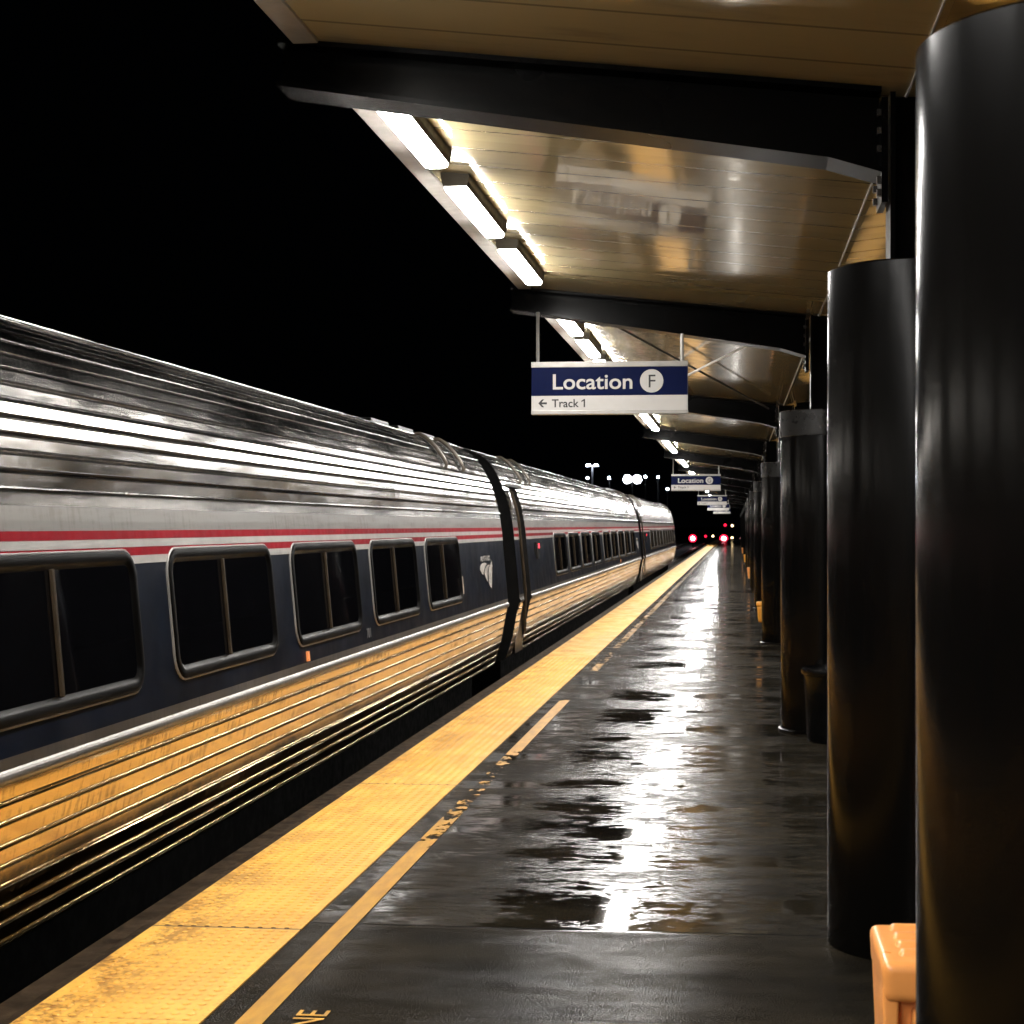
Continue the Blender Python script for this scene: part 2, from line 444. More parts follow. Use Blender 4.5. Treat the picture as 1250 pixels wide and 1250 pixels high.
def setting():
    g = MB(); g.quad((-1500, -300, GZ), (1500, -300, GZ), (1500, 3500, GZ), (-1500, 3500, GZ))
    tag(g.build('ground', M['ballast']), kind='structure')
    p = MB()
    p.quad((-2.36, BACK, 0), (3.76, BACK, 0), (3.76, PLAT_END, 0), (-2.36, PLAT_END, 0))
    tag(p.build('platform', M['slab']), kind='structure')
    w = MB()
    w.box(-2.44, 3.84, BACK, PLAT_END, GZ - 0.1, -0.16)
    w.box(-2.40, 3.80, BACK, PLAT_END, -0.16, -0.004)
    tag(w.build('platform_wall', M['concrete']), kind='structure')
    e = MB()
    for s in (1, -1):
        cx = 0.70
        f = lambda x: cx + s * (x - cx)
        a, b = sorted((f(-2.52), f(-2.40))); e.box(a, b, BACK, PLAT_END, -0.15, -0.012)
        a, b = sorted((f(-2.40), f(-2.362))); e.box(a, b, BACK, PLAT_END, -0.15, 0.004)
        a, b = sorted((f(-2.58), f(-2.52))); e.box(a, b, BACK, PLAT_END, -0.34, -0.22)
    tag(e.build('platform_edge_kerb', M['nosing'], bevel=0.006), kind='structure')
    # tactile paving: sheet plus real domes near the camera
    t = MB()
    t.box(-2.36, -1.745, BACK, PLAT_END, -0.02, 0.006)
    P = 0.0555
    y = math.floor(3.2 / P) * P + P / 2
    prof = [(0.0145, 0.006), (0.0125, 0.0092), (0.0075, 0.0108)]
    n = 8
    while y < 20.0:
        x = math.floor(-2.33 / P) * P + P / 2
        while x < -1.76:
            if x > -2.345:
                i = len(t.v)
                for r, z in prof:
                    for k in range(n):
                        a = 2 * math.pi * k / n
                        t.v.append((x + r * math.cos(a), y + r * math.sin(a), z))
                for q in range(2):
                    for k in range(n):
                        k2 = (k + 1) % n
                        t.f.append((i + q * n + k, i + q * n + k2, i + (q + 1) * n + k2, i + (q + 1) * n + k)); t.m.append(0)
                t.f.append(tuple(i + 2 * n + k for k in range(n))); t.m.append(0)
            x += P
        y += P
    tag(t.build('tactile_paving', M['tactile'], smooth=True), kind='structure')
    t2 = MB(); t2.box(3.145, 3.76, BACK, PLAT_END, -0.02, 0.006)
    tag(t2.build('tactile_paving', M['tactile']), kind='structure')
    l = MB(); l.quad((-1.632, BACK, 0.004), (-1.542, BACK, 0.004), (-1.542, PLAT_END, 0.004), (-1.632, PLAT_END, 0.004))
    tag(l.build('painted_line', M['line']), kind='structure')
    tm = text_mesh('LINE', 0.152, M['letter_yellow'], 0.0005, 'RIGHT')
    o = link('painted_lettering', tm); o.rotation_euler = (0, 0, math.pi / 2); o.location = (-1.352, yd(5.455, -1.4), 0.005)
    tag(o, kind='structure')
    # tracks
    for cx in (-4.21, -8.4, -12.6, 5.62):
        r = MB()
        for s in (-1, 1):
            x = cx + s * 0.7525
            prof = [(x - .07, GZ + .05), (x - .07, GZ + .065), (x - .012, GZ + .08), (x - .012, GZ + .17), (x - .036, GZ + .185), (x - .036, GZ + .215),
                    (x + .036, GZ + .215), (x + .036, GZ + .185), (x + .012, GZ + .17), (x + .012, GZ + .08), (x + .07, GZ + .065), (x + .07, GZ + .05)]
            r.sweep(prof, -30, 420, 0, True)
        yy = -6.0
        while yy < 260:
            r.box(cx - 1.3, cx + 1.3, yy, yy + .23, GZ - .1, GZ + .05, 1); yy += 0.61
        tag(r.build('railway_track', [M['rail'], M['sleeper']]), kind='structure')


setting()

# ------------------------------------------------------------------ train
TC = -4.21     # centre line of the train


def side_curve():
    """half section above the windows: list of (offset from centre, z above platform) finely sampled"""
    ang = [(-.06, 5.4), (.08, 9), (.22, 14), (.38, 18.5), (.57, 26), (.70, 35), (.80, 45), (.87, 58), (.92, 70), (.97, 79), (1.02, 85)]
    pts = [(1.527, -.06)]
    off, z = pts[0]
    ds = .002
    while off > 0 and len(pts) < 2000:
        a = ang[-1][1]
        for (z0, a0), (z1, a1) in zip(ang, ang[1:]):
            if z0 <= z <= z1:
                a = a0 + (a1 - a0) * (z - z0) / (z1 - z0); break
        if z > ang[-1][0]: a = 85 + 5 * min(1, (z - 1.02) / .05)
        a = math.radians(a)
        off -= math.sin(a) * ds; z += math.cos(a) * ds
        pts.append((off, z))
    return pts


CURVE = side_curve()


def at_z(z):
    if z <= -.06:
        return 1.60 + (1.527 - 1.60) * (z + .85) / .79 if z >= -.85 else 1.60
    for (a, za), (b, zb) in zip(CURVE, CURVE[1:]):
        if za <= z <= zb: return a + (b - a) * (z - za) / max(1e-9, zb - za)
    return CURVE[-1][0]


def roof_profile(z_from=.078):
    """fluted outline, from z_from up to the centre"""
    pitch = .0745
    out = []
    s = 0
    start = next(i for i, (o, z) in enumerate(CURVE) if z >= .078)
    n = len(CURVE)
    i = start
    step = .002
    per = pitch / step
    k = 0
    keys = []
    while True:
        base = start + k * per
        done = False
        for frac, h in ((0, 0.0), (.60, 0.0), (.63, -.013), (.72, -.013), (.75, .002), (.78, .0095), (.84, .012), (.90, .0095), (.95, .002)):
            idx = int(round(base + frac * per))
            if idx >= n - 2: done = True; break
            o, z = CURVE[idx]; o2, z2 = CURVE[idx + 1]
            t = Vector((o2 - o, z2 - z)).normalized(); nn = Vector((t.y, -t.x))
            if z > .78 and h > 0: h *= max(.6, 1 - (z - .78) * 5)
            p = Vector((o, z)) + nn * h
            if p.y >= z_from and p.x > 0: out.append((p.x, p.y))
        if done: break
        k += 1
    out.append((0.0, CURVE[-1][1] + .004))
    return out


def skirt_profile():
    """(offset, z rel) from belt down, half-round ridges, tucking in"""
    pts = [(1.606, -.932), (1.590, -.944), (1.585, -.980)]
    ridges = [-1.003, -1.079, -1.169, -1.249, -1.327, -1.419, -1.493, -1.577]

    def off(z):
        if z >= -1.34: return 1.583 + (z + .985) * math.tan(math.radians(10.5))
        return 1.583 - .355 * math.tan(math.radians(10.5)) + (z + 1.34) * math.tan(math.radians(17))
    R_ = .0058
    for z in ridges:
        for k in range(13):
            a = math.radians(90 - 15 * k)
            pts.append((off(z) + R_ * math.cos(a), z + R_ * math.sin(a)))
        pts.append((off(z - .012) - .004, z - .012)); pts.append((off(z - .017), z - .017))
    pts += [(off(-1.605), -1.605), (off(-1.63) - .03, -1.63), (1.30, -1.65)]
    return pts


ROOF = roof_profile()
ROOF_HI = roof_profile(.47)
SKIRT = skirt_profile()
BELT = [(1.598, -.837), (1.600, -.880), (1.608, -.886), (1.614, -.895), (1.6165, -.905), (1.6165, -.915), (1.613, -.925), (1.606, -.932)]
BAND = [(at_z(-.169), -.169), (at_z(-.40), -.40), (at_z(-.65), -.65), (1.598, -.837)]
LETTER = [(CURVE[0][0] + .0, -.06)]
LETTER = [(at_z(.078), .078), (at_z(.02), .02), (at_z(-.06), -.06), (at_z(-.169), -.169)]


def section_world(prof, side):
    return [(TC + side * o, z + EYE) for o, z in prof]


CAR_L = 25.5
WIN_OFF = [4.15 + 2.12 * k for k in range(4)] + [4.15 + 2.12 * 4 + .40 + 2.12 * k for k in range(5)]
WIN_W, WZ0, WZ1 = 1.73, -.742, -.097


def rrect(w, h, r, n=6):
    pts = []
    for cx, cy, a0 in ((w / 2 - r, h / 2 - r, 0), (-w / 2 + r, h / 2 - r, 90), (-w / 2 + r, -h / 2 + r, 180), (w / 2 - r, -h / 2 + r, 270)):
        for k in range(n + 1):
            a = math.radians(a0 + 90 * k / n)
            pts.append((cx + r * math.cos(a), cy + r * math.sin(a)))
    return pts


def window_meshes():
    """in a local frame: x outward, y along the car, z up; origin at the window centre on the skin"""
    w, h = WIN_W, WZ1 - WZ0

    def ring(rings, mat, name):
        """rings: list of (inset, outward)"""
        m = MB(); n = None
        i0 = 0
        for ins, out in rings:
            pts = rrect(w - 2 * ins, h - 2 * ins, max(.03, .135 - ins))
            n = len(pts)
            m.v += [(out, a, b) for a, b in pts]
        for q in range(len(rings) - 1):
            for k in range(n):
                k2 = (k + 1) % n
                m.f.append((q * n + k, q * n + k2, (q + 1) * n + k2, (q + 1) * n + k)); m.m.append(0)
        return m.mesh(name, mat, smooth=True)
    frame = ring([(.012, -.03), (.012, .010), (.016, .016), (.024, .018), (.050, .018), (.058, .014), (.066, .007), (.085, .003)], M['rubber'], 'frame')
    trim = ring([(.003, -.004), (.003, .007), (.006, .010), (.011, .010), (.012, -.004)], M['trim'], 'trim')
    g = MB(); g.poly([(.005, a, b) for a, b in rrect(w - .13, h - .13, .08)])
    pane = g.mesh('pane', M['glass'])
    mu = MB(); mu.box(.006, .022, -.056, -.034, -h / 2 + .072, h / 2 - .072)
    mull = mu.mesh('mullion', M['mullion'], bevel=.004)
    return frame, trim, pane, mull


WM = window_meshes()


def skin_at(side, y, z):
    """point on the skin and the tilt of the window plane"""
    return Vector((TC + side * at_z(z), y, z + EYE))


def make_car(y0, label, win_shift=0.0, near=False, logo=True):
    root = empty('train_car', (TC, y0, 0))
    tag(root, label, 'train car', 'stainless steel cars of the train')
    y1 = y0 + CAR_L
    DO0, DO1 = y0 + .42, y0 + 1.12

    def part(mb, name, mat, **kw):
        o = mb.build(name, mat, None, **kw)
        o.data.transform(Matrix.Translation((-TC, -y0, 0)))
        o.parent = root
        return o

    def put(me, name, loc, rot=None, parent=None):
        o = link(name, me, parent or root)
        o.location = (loc[0] - TC, loc[1] - y0, loc[2]) if parent is None else loc
        if rot: o.rotation_euler = rot
        return o
    # roof: both flanks in one shell, door bay cut out on the platform side
    r = MB()
    r.sweep(section_world(ROOF, 1), y0, DO0); r.sweep(section_world(ROOF_HI, 1), DO0, DO1); r.sweep(section_world(ROOF, 1), DO1, y1, cuts=3)
    r.sweep(section_world(ROOF, -1), y0, y1, flip=True)
    part(r, 'roof', M['steel_roof'])
    for side in (1, -1):
        spans = [(y0, DO0), (DO1, y1)] if side == 1 else [(y0, y1)]
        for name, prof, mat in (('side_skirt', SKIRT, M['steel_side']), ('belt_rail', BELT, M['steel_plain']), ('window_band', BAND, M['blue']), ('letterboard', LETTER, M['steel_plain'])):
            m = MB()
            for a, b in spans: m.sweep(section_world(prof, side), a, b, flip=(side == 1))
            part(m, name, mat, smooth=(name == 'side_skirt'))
        for za, zb, nm, mt in ((-.020, -.057, 'red_stripe', M['red']), (-.0945, -.132, 'red_stripe', M['red']), (-.132, -.168, 'white_stripe', M['white_film']), (-.0585, -.093, 'white_stripe', M['white_film'])):
            m = MB()
            for a, b in spans: m.sweep([(TC + side * (at_z(za) + .003), za + EYE), (TC + side * (at_z(zb) + .003), zb + EYE)], a, b, flip=(side == 1))
            part(m, nm, mt)
    # door bay
    d = MB()
    prof = [(1.49, -1.58), (1.49, -.85), (1.42, -.06), (1.34, .35), (1.28, .47)]
    d.sweep(section_world(prof, 1), DO0, DO1)
    dr = part(d, 'door', M['door'])
    jm = MB()
    for yy in (DO0, DO1):
        outer = [(o, z) for o, z in SKIRT[::-1] if z <= -.98 and o > 1.4] + [(1.60, -.93), (1.598, -.837), (at_z(-.4), -.4), (at_z(-.06), -.06), (at_z(.2), .2), (at_z(.47), .47)]
        inner = [(o - .16, z) for o, z in outer]
        for (a, b), (c, e) in zip(zip(outer, outer[1:]), zip(inner, inner[1:])):
            pa = [(TC + q[0], yy, q[1] + EYE) for q in (a, b, e, c)]
            jm.quad(*pa)
    part(jm, 'door_jamb', M['door'])
    hd = MB(); hd.quad((TC + at_z(.47), DO0, .47 + EYE), (TC + at_z(.47), DO1, .47 + EYE), (TC + 1.28, DO1, .47 + EYE), (TC + 1.28, DO0, .47 + EYE))
    hd.box(TC + at_z(.5) - .02, TC + at_z(.5) + .03, DO0 - .1, DO1 + .45, .49 + EYE, .525 + EYE)
    part(hd, 'door_header', M['steel_plain'])
    # post and grab rail by the door
    pst = MB()
    pp = [(TC + at_z(z) + .03, DO0 - .06, z + EYE) for z in (-.2, 0, .2, .44)]
    pp = [(TC + 1.62, DO0 - .06, -1.3 + EYE), (TC + 1.63, DO0 - .06, -.8 + EYE)] + pp
    pst.tube(pp, .018, 8)
    part(pst, 'grab_rail', M['mullion'], smooth=True)
    dw = MB(); dw.poly([(TC + 1.492 - .075 * ((z + .85) / .79), y, z + EYE) for y, z in ((DO0 + .2, -.62), (DO1 - .12, -.62), (DO1 - .12, -.15), (DO0 + .2, -.15))][::-1])
    g = part(dw, 'door_window', M['glass'])
    # ends
    full = [(o, z) for o, z in SKIRT[::-1]] + BELT[::-1][1:] + BAND[::-1][1:] + LETTER[::-1][1:] + ROOF[1:]
    full = [(o, z) for o, z in full if o > .001]
    ring = [(TC + o, z + EYE) for o, z in full] + [(TC - o, z + EYE) for o, z in full[::-1]]
    for yy, nm in ((y0 + .01, 'end_wall'), (y1 - .01, 'end_wall')):
        m = MB(); m.poly([(x, yy, z) for x, z in ring]); part(m, nm, M['bellows'])
    for a, b in ((y0 - .42, y0), (y1, y1 + .42)):
        m = MB()
        sm = [(TC + (x - TC) * .80, 1.2 + (z - 1.2) * .90) for x, z in ring[::3]]
        m.sweep(sm, a, b, closed=True); m.poly([(x, a, z) for x, z in sm]); m.poly([(x, b, z) for x, z in sm])
        part(m, 'gangway_bellows', M['bellows'])
    u = MB(); u.box(TC - 1.28, TC + 1.28, y0 + .6, y1 - .6, -.55, .04); part(u, 'underframe', M['under'])
    for by in (y0 + 3.2, y1 - 3.2):
        for s in (-1, 1):
            b = MB(); b.box(TC + s * .95 - .1, TC + s * .95 + .1, by - 1.7, by + 1.7, -.78, -.50); part(b, 'bogie_frame', M['under'], bevel=.03)
            for dy in (-1.25, 1.25):
                wv = MB(); wv.lathe([(.1, -.07), (.42, -.07), (.455, -.06), (.455, .05), (.48, .06), (.48, .075), (.1, .075)], n=24)
                wh = wv.mesh('wheel', M['rail'], smooth=True)
                wh.transform(Matrix.Translation((TC + s * .76 , by + dy, GZ + .215 + .455)) @ Matrix.Rotation(-s * math.pi / 2, 4, 'Y'))
                wh.transform(Matrix.Translation((-TC, -y0, 0)))
                link('wheel', wh, root)
    # windows
    tilt = math.atan(.073 / .79)
    zc = (WZ0 + WZ1) / 2
    for side in (1, -1):
        for k, wo in enumerate(WIN_OFF):
            yc = y0 + wo + WIN_W / 2 + win_shift
            p = skin_at(side, yc, zc)
            e = link('window', WM[0], root); e.location = (p.x - TC, p.y - y0, p.z)
            e.rotation_euler = (0, -tilt, 0) if side == 1 else (0, -tilt, math.pi)
            link('trim', WM[1], e); link('pane', WM[2], e); link('mullion', WM[3], e)
    # roof fittings
    for s, e0 in ((1, y0), (-1, y1)):
        for q in (1.75, 2.75):
            yy = e0 + s * q
            pts = []
            for zt in (.56, .59, .64, .70, .76, .81, .85, .885, .90):
                o = at_z(zt)
                lift = .01 if zt in (.56, .90) else .04
                pts.append((TC + o + lift * .75, yy, zt + EYE + lift * .6))
            h = MB(); h.tube(pts, .02, 8)
            part(h, 'roof_grab_iron', M['grab'], smooth=True)
    for k in range(3):
        a = y1 - 4.4 + k * 1.15
        v = MB(); v.box(TC + .62, TC + 1.0, a, a + .72, .91 + EYE, .965 + EYE)
        part(v, 'roof_vent', M['door'], bevel=.015)
    # small fittings on the platform side
    def plate(yy, z, w, h, mat, name, out=.006):
        p = skin_at(1, yy, z)
        m = MB(); m.box(-.004, out, -w / 2, w / 2, -h / 2, h / 2)
        o = link(name, m.mesh(name, mat), root); o.location = (p.x - TC, p.y - y0, p.z); o.rotation_euler = (0, -tilt, 0)
        return o
    plate(y1 - 2.37 + .12 + win_shift, -.575, .16, .17, M['placard'], 'placard')
    plate(y0 + 2.05, -.33, .20, .22, M['door'], 'control_box', .03)
    lp = plate(y0 + 2.14, -.27, .06, .06, M['red_small'], 'status_lamp', .035)
    plate(y0 + 4.15 + 2.12 * 6 + .62 + win_shift, -.80, .045, .06, M['reflector'], 'reflector', .012)
    # emblem: three sweeping fins and the name above
    yb, zb = y1 - 1.32 + win_shift * 0.15, -.485
    p = skin_at(1, yb, zb)
    fins = [
        [(-.30, .02), (-.27, .13), (-.18, .20), (-.08, .215), (.0, .19), (.04, .165), (-.035, .12), (-.08, .06), (-.13, -.02), (-.17, -.14), (-.22, -.10)],
        [(.10, .13), (.17, .13), (.10, .08), (.05, -.02), (.025, -.14), (.01, -.36), (-.05, -.29), (-.095, -.18), (-.11, -.08), (-.06, .04), (.0, .10)],
        [(.20, .15), (.29, .25), (.27, .10), (.25, -.1), (.20, -.36), (.16, -.60), (.07, -.47), (.055, -.30), (.07, -.10), (.12, .04)],
    ]
    m = MB()
    for f in fins:
        m.poly([(.008, a * 1.5, b * .36) for a, b in f])
    o = link('emblem', m.mesh('emblem', M['decal']), root); o.location = (p.x - TC, p.y - y0, p.z + .02); o.rotation_euler = (0, -tilt, 0)
    tm = text_mesh('AMTRAK', .085, M['decal'], .001, 'CENTER')
    p2 = skin_at(1, yb, -.375)
    q = link('lettering', tm, root); q.location = (p2.x - TC + .008, p2.y - y0 - .02, p2.z); q.scale = (1.9, 1, 1)
    q.rotation_euler = (Matrix.Rotation(-tilt, 4, 'Y') @ Matrix.Rotation(math.pi / 2, 4, 'Z') @ Matrix.Rotation(math.pi / 2, 4, 'X')).to_euler()
    if near:
        tm = text_mesh('701', .10, M['dim_decal'], .001, 'CENTER')
        yn = y0 + WIN_OFF[6] + WIN_W + .17 + win_shift
        p3 = skin_at(1, yn, -.80)
        q = link('lettering', tm, root); q.location = (p3.x - TC + .006, p3.y - y0, p3.z)
        q.rotation_euler = (Matrix.Rotation(-tilt, 4, 'Y') @ Matrix.Rotation(math.pi / 2, 4, 'Z') @ Matrix.Rotation(math.pi / 2, 4, 'X')).to_euler()
    return root


Y1END = yd(18.7, -2.66)
make_car(Y1END - CAR_L, 'nearest train car, its large dark windows filling the left edge of the photo', win_shift=-.78, near=True)
make_car(Y1END + 1.0, 'middle train car with an open dark doorway, between the nearest car and the last car')
make_car(Y1END + 1.0 + CAR_L + 1.1, 'farthest train car, whose rounded rear end closes the train', win_shift=.35)

# ------------------------------------------------------------------ canopy
CX = .70
BEAMS = [6.4, 13.15] + [13.15 + 9.5 * k for k in range(1, 14)]     # optical depths
BEAM_Y = [yd(d, .3) for d in BEAMS]
CAN_Y0, CAN_Y1 = -14.0, BEAM_Y[-1] + 3.0
ZC0, ZE = 1.685 + EYE, 1.945 + EYE        # soffit height at the valley and at the eave
SLOPE = (ZE - ZC0) / (CX + 1.66)


def soffit_z(x):
    return ZC0 + SLOPE * abs(CX - x)


canopy = empty('platform_canopy', (CX, 0, 0))
tag(canopy, 'long station canopy with pale soffit boards and black beams sheltering the platform', 'canopy')


def canopy_parts():
    def rel(mb, name, mat, **kw):
        o = mb.build(name, mat, None, **kw); o.data.transform(Matrix.Translation((-CX, 0, 0))); o.parent = canopy; return o
    for s in (-1, 1):
        xe = CX + s * 2.36
        m = MB()
        a, b = (CX + s * .0005, ZC0), (xe, ZE)
        m.hexa([(a[0], CAN_Y0, a[1]), (b[0], CAN_Y0, b[1]), (b[0], CAN_Y1, b[1]), (a[0], CAN_Y1, a[1]),
                (a[0], CAN_Y0, a[1] + .09), (b[0], CAN_Y0, b[1] + .09), (b[0], CAN_Y1, b[1] + .09), (a[0], CAN_Y1, a[1] + .09)])
        rel(m, 'soffit', M['soffit'])
        f = MB()
        x0, x1 = sorted((xe + s * .002, xe + s * .105))
        f.box(x0, x1, CAN_Y0, CAN_Y1, ZE - .012, ZE + .16)
        rel(f, 'fascia', M['fascia'], bevel=.004)
    g = MB(); g.tube([(CX - .035, CAN_Y0, ZC0 - .006), (CX - .035, CAN_Y1, ZC0 - .004)], .005, 6)
    rel(g, 'valley_conduit', M['rod'])
    # beams: tapered I sections, one mesh for each side, shared by all bays
    def beam(s):
        m = MB()
        hw = .115
        xs = [2.535, 1.8, 1.0, .34, .14]              # distance from the centre line
        top = [soffit_z(CX + x) - .004 for x in xs]
        zb_tip, zb_root = 1.768 + EYE, 1.40 + EYE
        bot = [zb_tip + (zb_root - zb_tip) * (2.535 - x) / (2.535 - .16) for x in xs]
        bot[-1] -= .03               # haunch at the post
        for i in range(len(xs) - 1):
            xa, xb = CX + s * xs[i], CX + s * xs[i + 1]
            def slab(y0, y1, za0, za1, zb0, zb1):
                m.hexa([(xa, y0, za0), (xb, y0, zb0), (xb, y1, zb0), (xa, y1, za0), (xa, y0, za1), (xb, y0, zb1), (xb, y1, zb1), (xa, y1, za1)])
            slab(-.012, .012, bot[i] + .02, top[i] - .02, bot[i + 1] + .02, top[i + 1] - .02)
            slab(-hw, hw, bot[i], bot[i] + .02, bot[i + 1], bot[i + 1] + .02)
            slab(-hw, hw, top[i] - .02, top[i], top[i + 1] - .02, top[i + 1])
        # end plate with bolts at the post
        x0, x1 = sorted((CX + s * .14, CX + s * .115))
        m.box(x0, x1, -hw, hw, 1.25 + EYE, soffit_z(CX) - .03)
        for z in (1.29, 1.34, 1.46, 1.53, 1.60):
            for yy in (-.09, .09):
                x0, x1 = sorted((CX + s * .14, CX + s * .156))
                m.box(x0, x1, yy - .013, yy + .013, z - .013 + EYE, z + .013 + EYE, 1)
        me = m.mesh('beam', [M['black'], M['dark_bolt']])
        me.transform(Matrix.Translation((-CX, 0, 0)))
        return me
    for s in (-1, 1):
        me = beam(s)
        for y in BEAM_Y:
            link('beam', me, canopy, (0, y, 0))


canopy_parts()

# ------------------------------------------------------------------ columns
COL_D = [(3.24, .955), (6.42, 1.0), (12.9, .915)] + [(22.2 + 9.5 * k, .88) for k in range(12)]


def column(i, d, top):
    y = yd(d, .4)
    zt = top + EYE
    nth = ['huge glossy black round column nearest the camera, cut by the right edge', 'second black round column, partly hidden behind the nearest one, topped by a bolted post',
           'third black round column, with a black bin standing at its foot', 'fourth black column along the platform, amber box at its back'][i] if i < 4 else \
        'small black column far down the receding row, beyond the fourth one'
    r = empty('platform_column', (CX, y, 0))
    tag(r, nth, 'column', 'black columns along the platform')
    m = MB()
    R = .34
    if i < 2: m.lathe([(R, 0), (R, zt - .006), (R - .006, zt)], n=96)
    else: m.lathe([(R, .012), (R, zt - .20)], n=64)
    m.build('casing', M['column'], r, smooth=True)
    if i >= 2:
        c = MB(); c.lathe([(R + .004, zt - .205), (R + .008, zt - .2), (R + .008, zt - .006), (R, zt)], n=64); c.build('collar', M['collar'], r, smooth=True)
    if i >= 2:
        b = MB(); b.lathe([(R + .02, 0), (R + .02, .016), (R + .004, .024)], n=64); b.build('base_ring', M['black'], r, smooth=True)
    # I-section post from the casing up to the beams
    p = MB()
    yb = 0.0
    zt2 = soffit_z(CX) - .006
    p.box(-.105, -.085, yb - .10, yb + .10, zt - .02, zt2); p.box(.085, .105, yb - .10, yb + .10, zt - .02, zt2)
    p.box(-.085, .085, yb - .012, yb + .012, zt - .02, zt2)
    p.build('post', M['black'], r)
    return r


for i, (d, t_) in enumerate(COL_D):
    c = column(i, d, t_)
    if i >= 1: c.location.y = BEAM_Y[i - 1] - (.12 if i == 2 else 0.0)

# ------------------------------------------------------------------ lamps
def fixture_proto():
    L = 1.48
    r = empty('light_fixture', (0, 0, 0))
    h = MB()
    zt = 0.0
    prof = [(-.080, 0), (-.074, -.055), (-.064, -.078), (.064, -.078), (.074, -.055), (.080, 0)]
    h.sweep(prof, 0, L, 0, True)
    h.poly([(x, 0, z) for x, z in prof]); h.poly([(x, L, z) for x, z in prof][::-1])
    h.build('housing', M['housing'], r)
    l = MB()
    lp = [(-.061, -.079), (-.061, -.088), (-.054, -.099), (-.03, -.104), (.03, -.104), (.054, -.099), (.061, -.088), (.061, -.079)]
    l.sweep(lp, .02, L - .02, 0, True)
    l.poly([(x, .02, z) for x, z in lp]); l.poly([(x, L - .02, z) for x, z in lp][::-1])
    l.build('lens', M['lens'], r)
    return r


XL = -1.525
proto = fixture_proto()
first = True


def place_fixture(x, d, label, group='light fixtures under the canopy eave'):
    global first
    o = proto if first else copy_tree(proto)
    first = False
    o.location = (x, yd(d, x), soffit_z(x) + .004)
    tag(o, label, 'light', group)
    return o


lefts = []
bay1 = ['nearest lit strip light under the eave, cut by the first black beam', 'second lit strip light of the three between the first two beams', 'third lit strip light, just before the second black beam']
for k, d in enumerate((6.85, 8.86, 10.87)): lefts.append((d, bay1[k]))
for b in range(1, len(BEAMS) - 1):
    for k in range(4):
        d = BEAMS[b] + 1.05 + 1.98 * k
        if b == 1:
            lab = ['first lit strip light beyond the second beam, above the nearest hanging sign', 'second lit strip light beyond the second beam, touching the top of the nearest sign',
                   'third lit strip light beyond the second beam, hidden by the nearest sign', 'fourth lit strip light beyond the second beam, hidden by the nearest sign'][k]
        elif b == 2:
            lab = ['first', 'second', 'third', 'fourth'][k] + ' of the small strip lights just below the nearest hanging sign'
        else: lab = 'tiny far strip light in the row that recedes behind the smaller hanging signs'
        lefts.append((d, lab))
for d, lab in lefts: place_fixture(XL, d, lab)
for k in range(8): place_fixture(XL, 4.03 - 2.02 * k, 'strip light under the eave outside the photo, on the camera side of the first beam', 'light fixtures on the camera side')
for k in range(13):
    place_fixture(2 * CX - XL, 8.5 + 4.3 * k, 'strip light under the far eave, hidden behind the columns', 'light fixtures on the other eave')

# ------------------------------------------------------------------ hanging signs
def sign(d, letter, label):
    y = yd(d, -1.0)
    W, H = 1.262, .425
    xc, zt = -1.015, 1.328 + EYE
    r = empty('hanging_sign', (xc, y, zt - H))
    tag(r, label, 'sign', 'hanging location signs')
    T = .045

    def bx(name, mat, x0, x1, y0, y1, z0, z1, bev=0.0):
        m = MB(); m.box(x0, x1, y0, y1, z0, z1); return m.build(name, mat, r, bevel=bev)
    bx('top_rail', M['sign_metal'], -W / 2 - .003, W / 2 + .003, -T - .004, T + .004, H - .045, H, .003)
    bx('header_panel', M['sign_blue'], -W / 2, W / 2, -T, T, .150, H - .045)
    bx('lower_panel', M['sign_white'], -W / 2, W / 2, -T - .001, T + .001, .030, .150)
    bx('bottom_rail', M['sign_metal'], -W / 2 - .003, W / 2 + .003, -T - .004, T + .004, 0, .030, .003)
    for s in (-1, 1):
        m = MB(); m.tube([(s * .585, 0, H), (s * .585, 0, soffit_z(xc + s * .585) - (.20 if s < 0 else .26) - (zt - H))], .014, 8)
        m.build('hanger_rod', M['sign_metal'], r, smooth=True)
    fl = -T - .0025
    a = link('lettering', text_mesh('Location', .172, M['sign_white'], off=.0022), r, (-.468, fl, .204)); a.rotation_euler = (math.pi / 2, 0, 0)
    a.scale = (1.10, 1, 1)
    c = MB(); n = 40
    c.poly([(.343 + .094 * math.cos(2 * math.pi * k / n), fl - .001, .264 + .094 * math.sin(2 * math.pi * k / n)) for k in range(n)])
    c.build('letter_disc', M['sign_white'], r)
    b = link('lettering', text_mesh(letter, .15, M['sign_black'], .001, 'CENTER'), r, (.343, fl - .003, .211)); b.rotation_euler = (math.pi / 2, 0, 0)
    e = link('lettering', text_mesh('Track 1', .092, M['sign_black'], off=.0012), r, (-.465, -T - .004, .058)); e.rotation_euler = (math.pi / 2, 0, 0)
    xm = max(v.co.x for v in e.data.vertices); hm = max(v.co.y for v in e.data.vertices if v.co.x > xm - .02)
    fg = MB(); fg.poly([(x - .465 + xm, -T - .0045, z + .058 + hm) for x, z in ((-.008, 0), (-.030, -.014), (-.030, -.024), (-.008, -.012))])
    fg.build('lettering', M['sign_black'], r)
    ar = MB()
    yy = -T - .004
    ar.poly([(x, yy, z + .090) for x, z in ((-.575, 0), (-.545, .032), (-.527, .032), (-.549, .008), (-.505, .008), (-.505, -.008), (-.549, -.008), (-.527, -.032), (-.545, -.032))])
    ar.build('arrow', M['sign_black'], r)
    return r


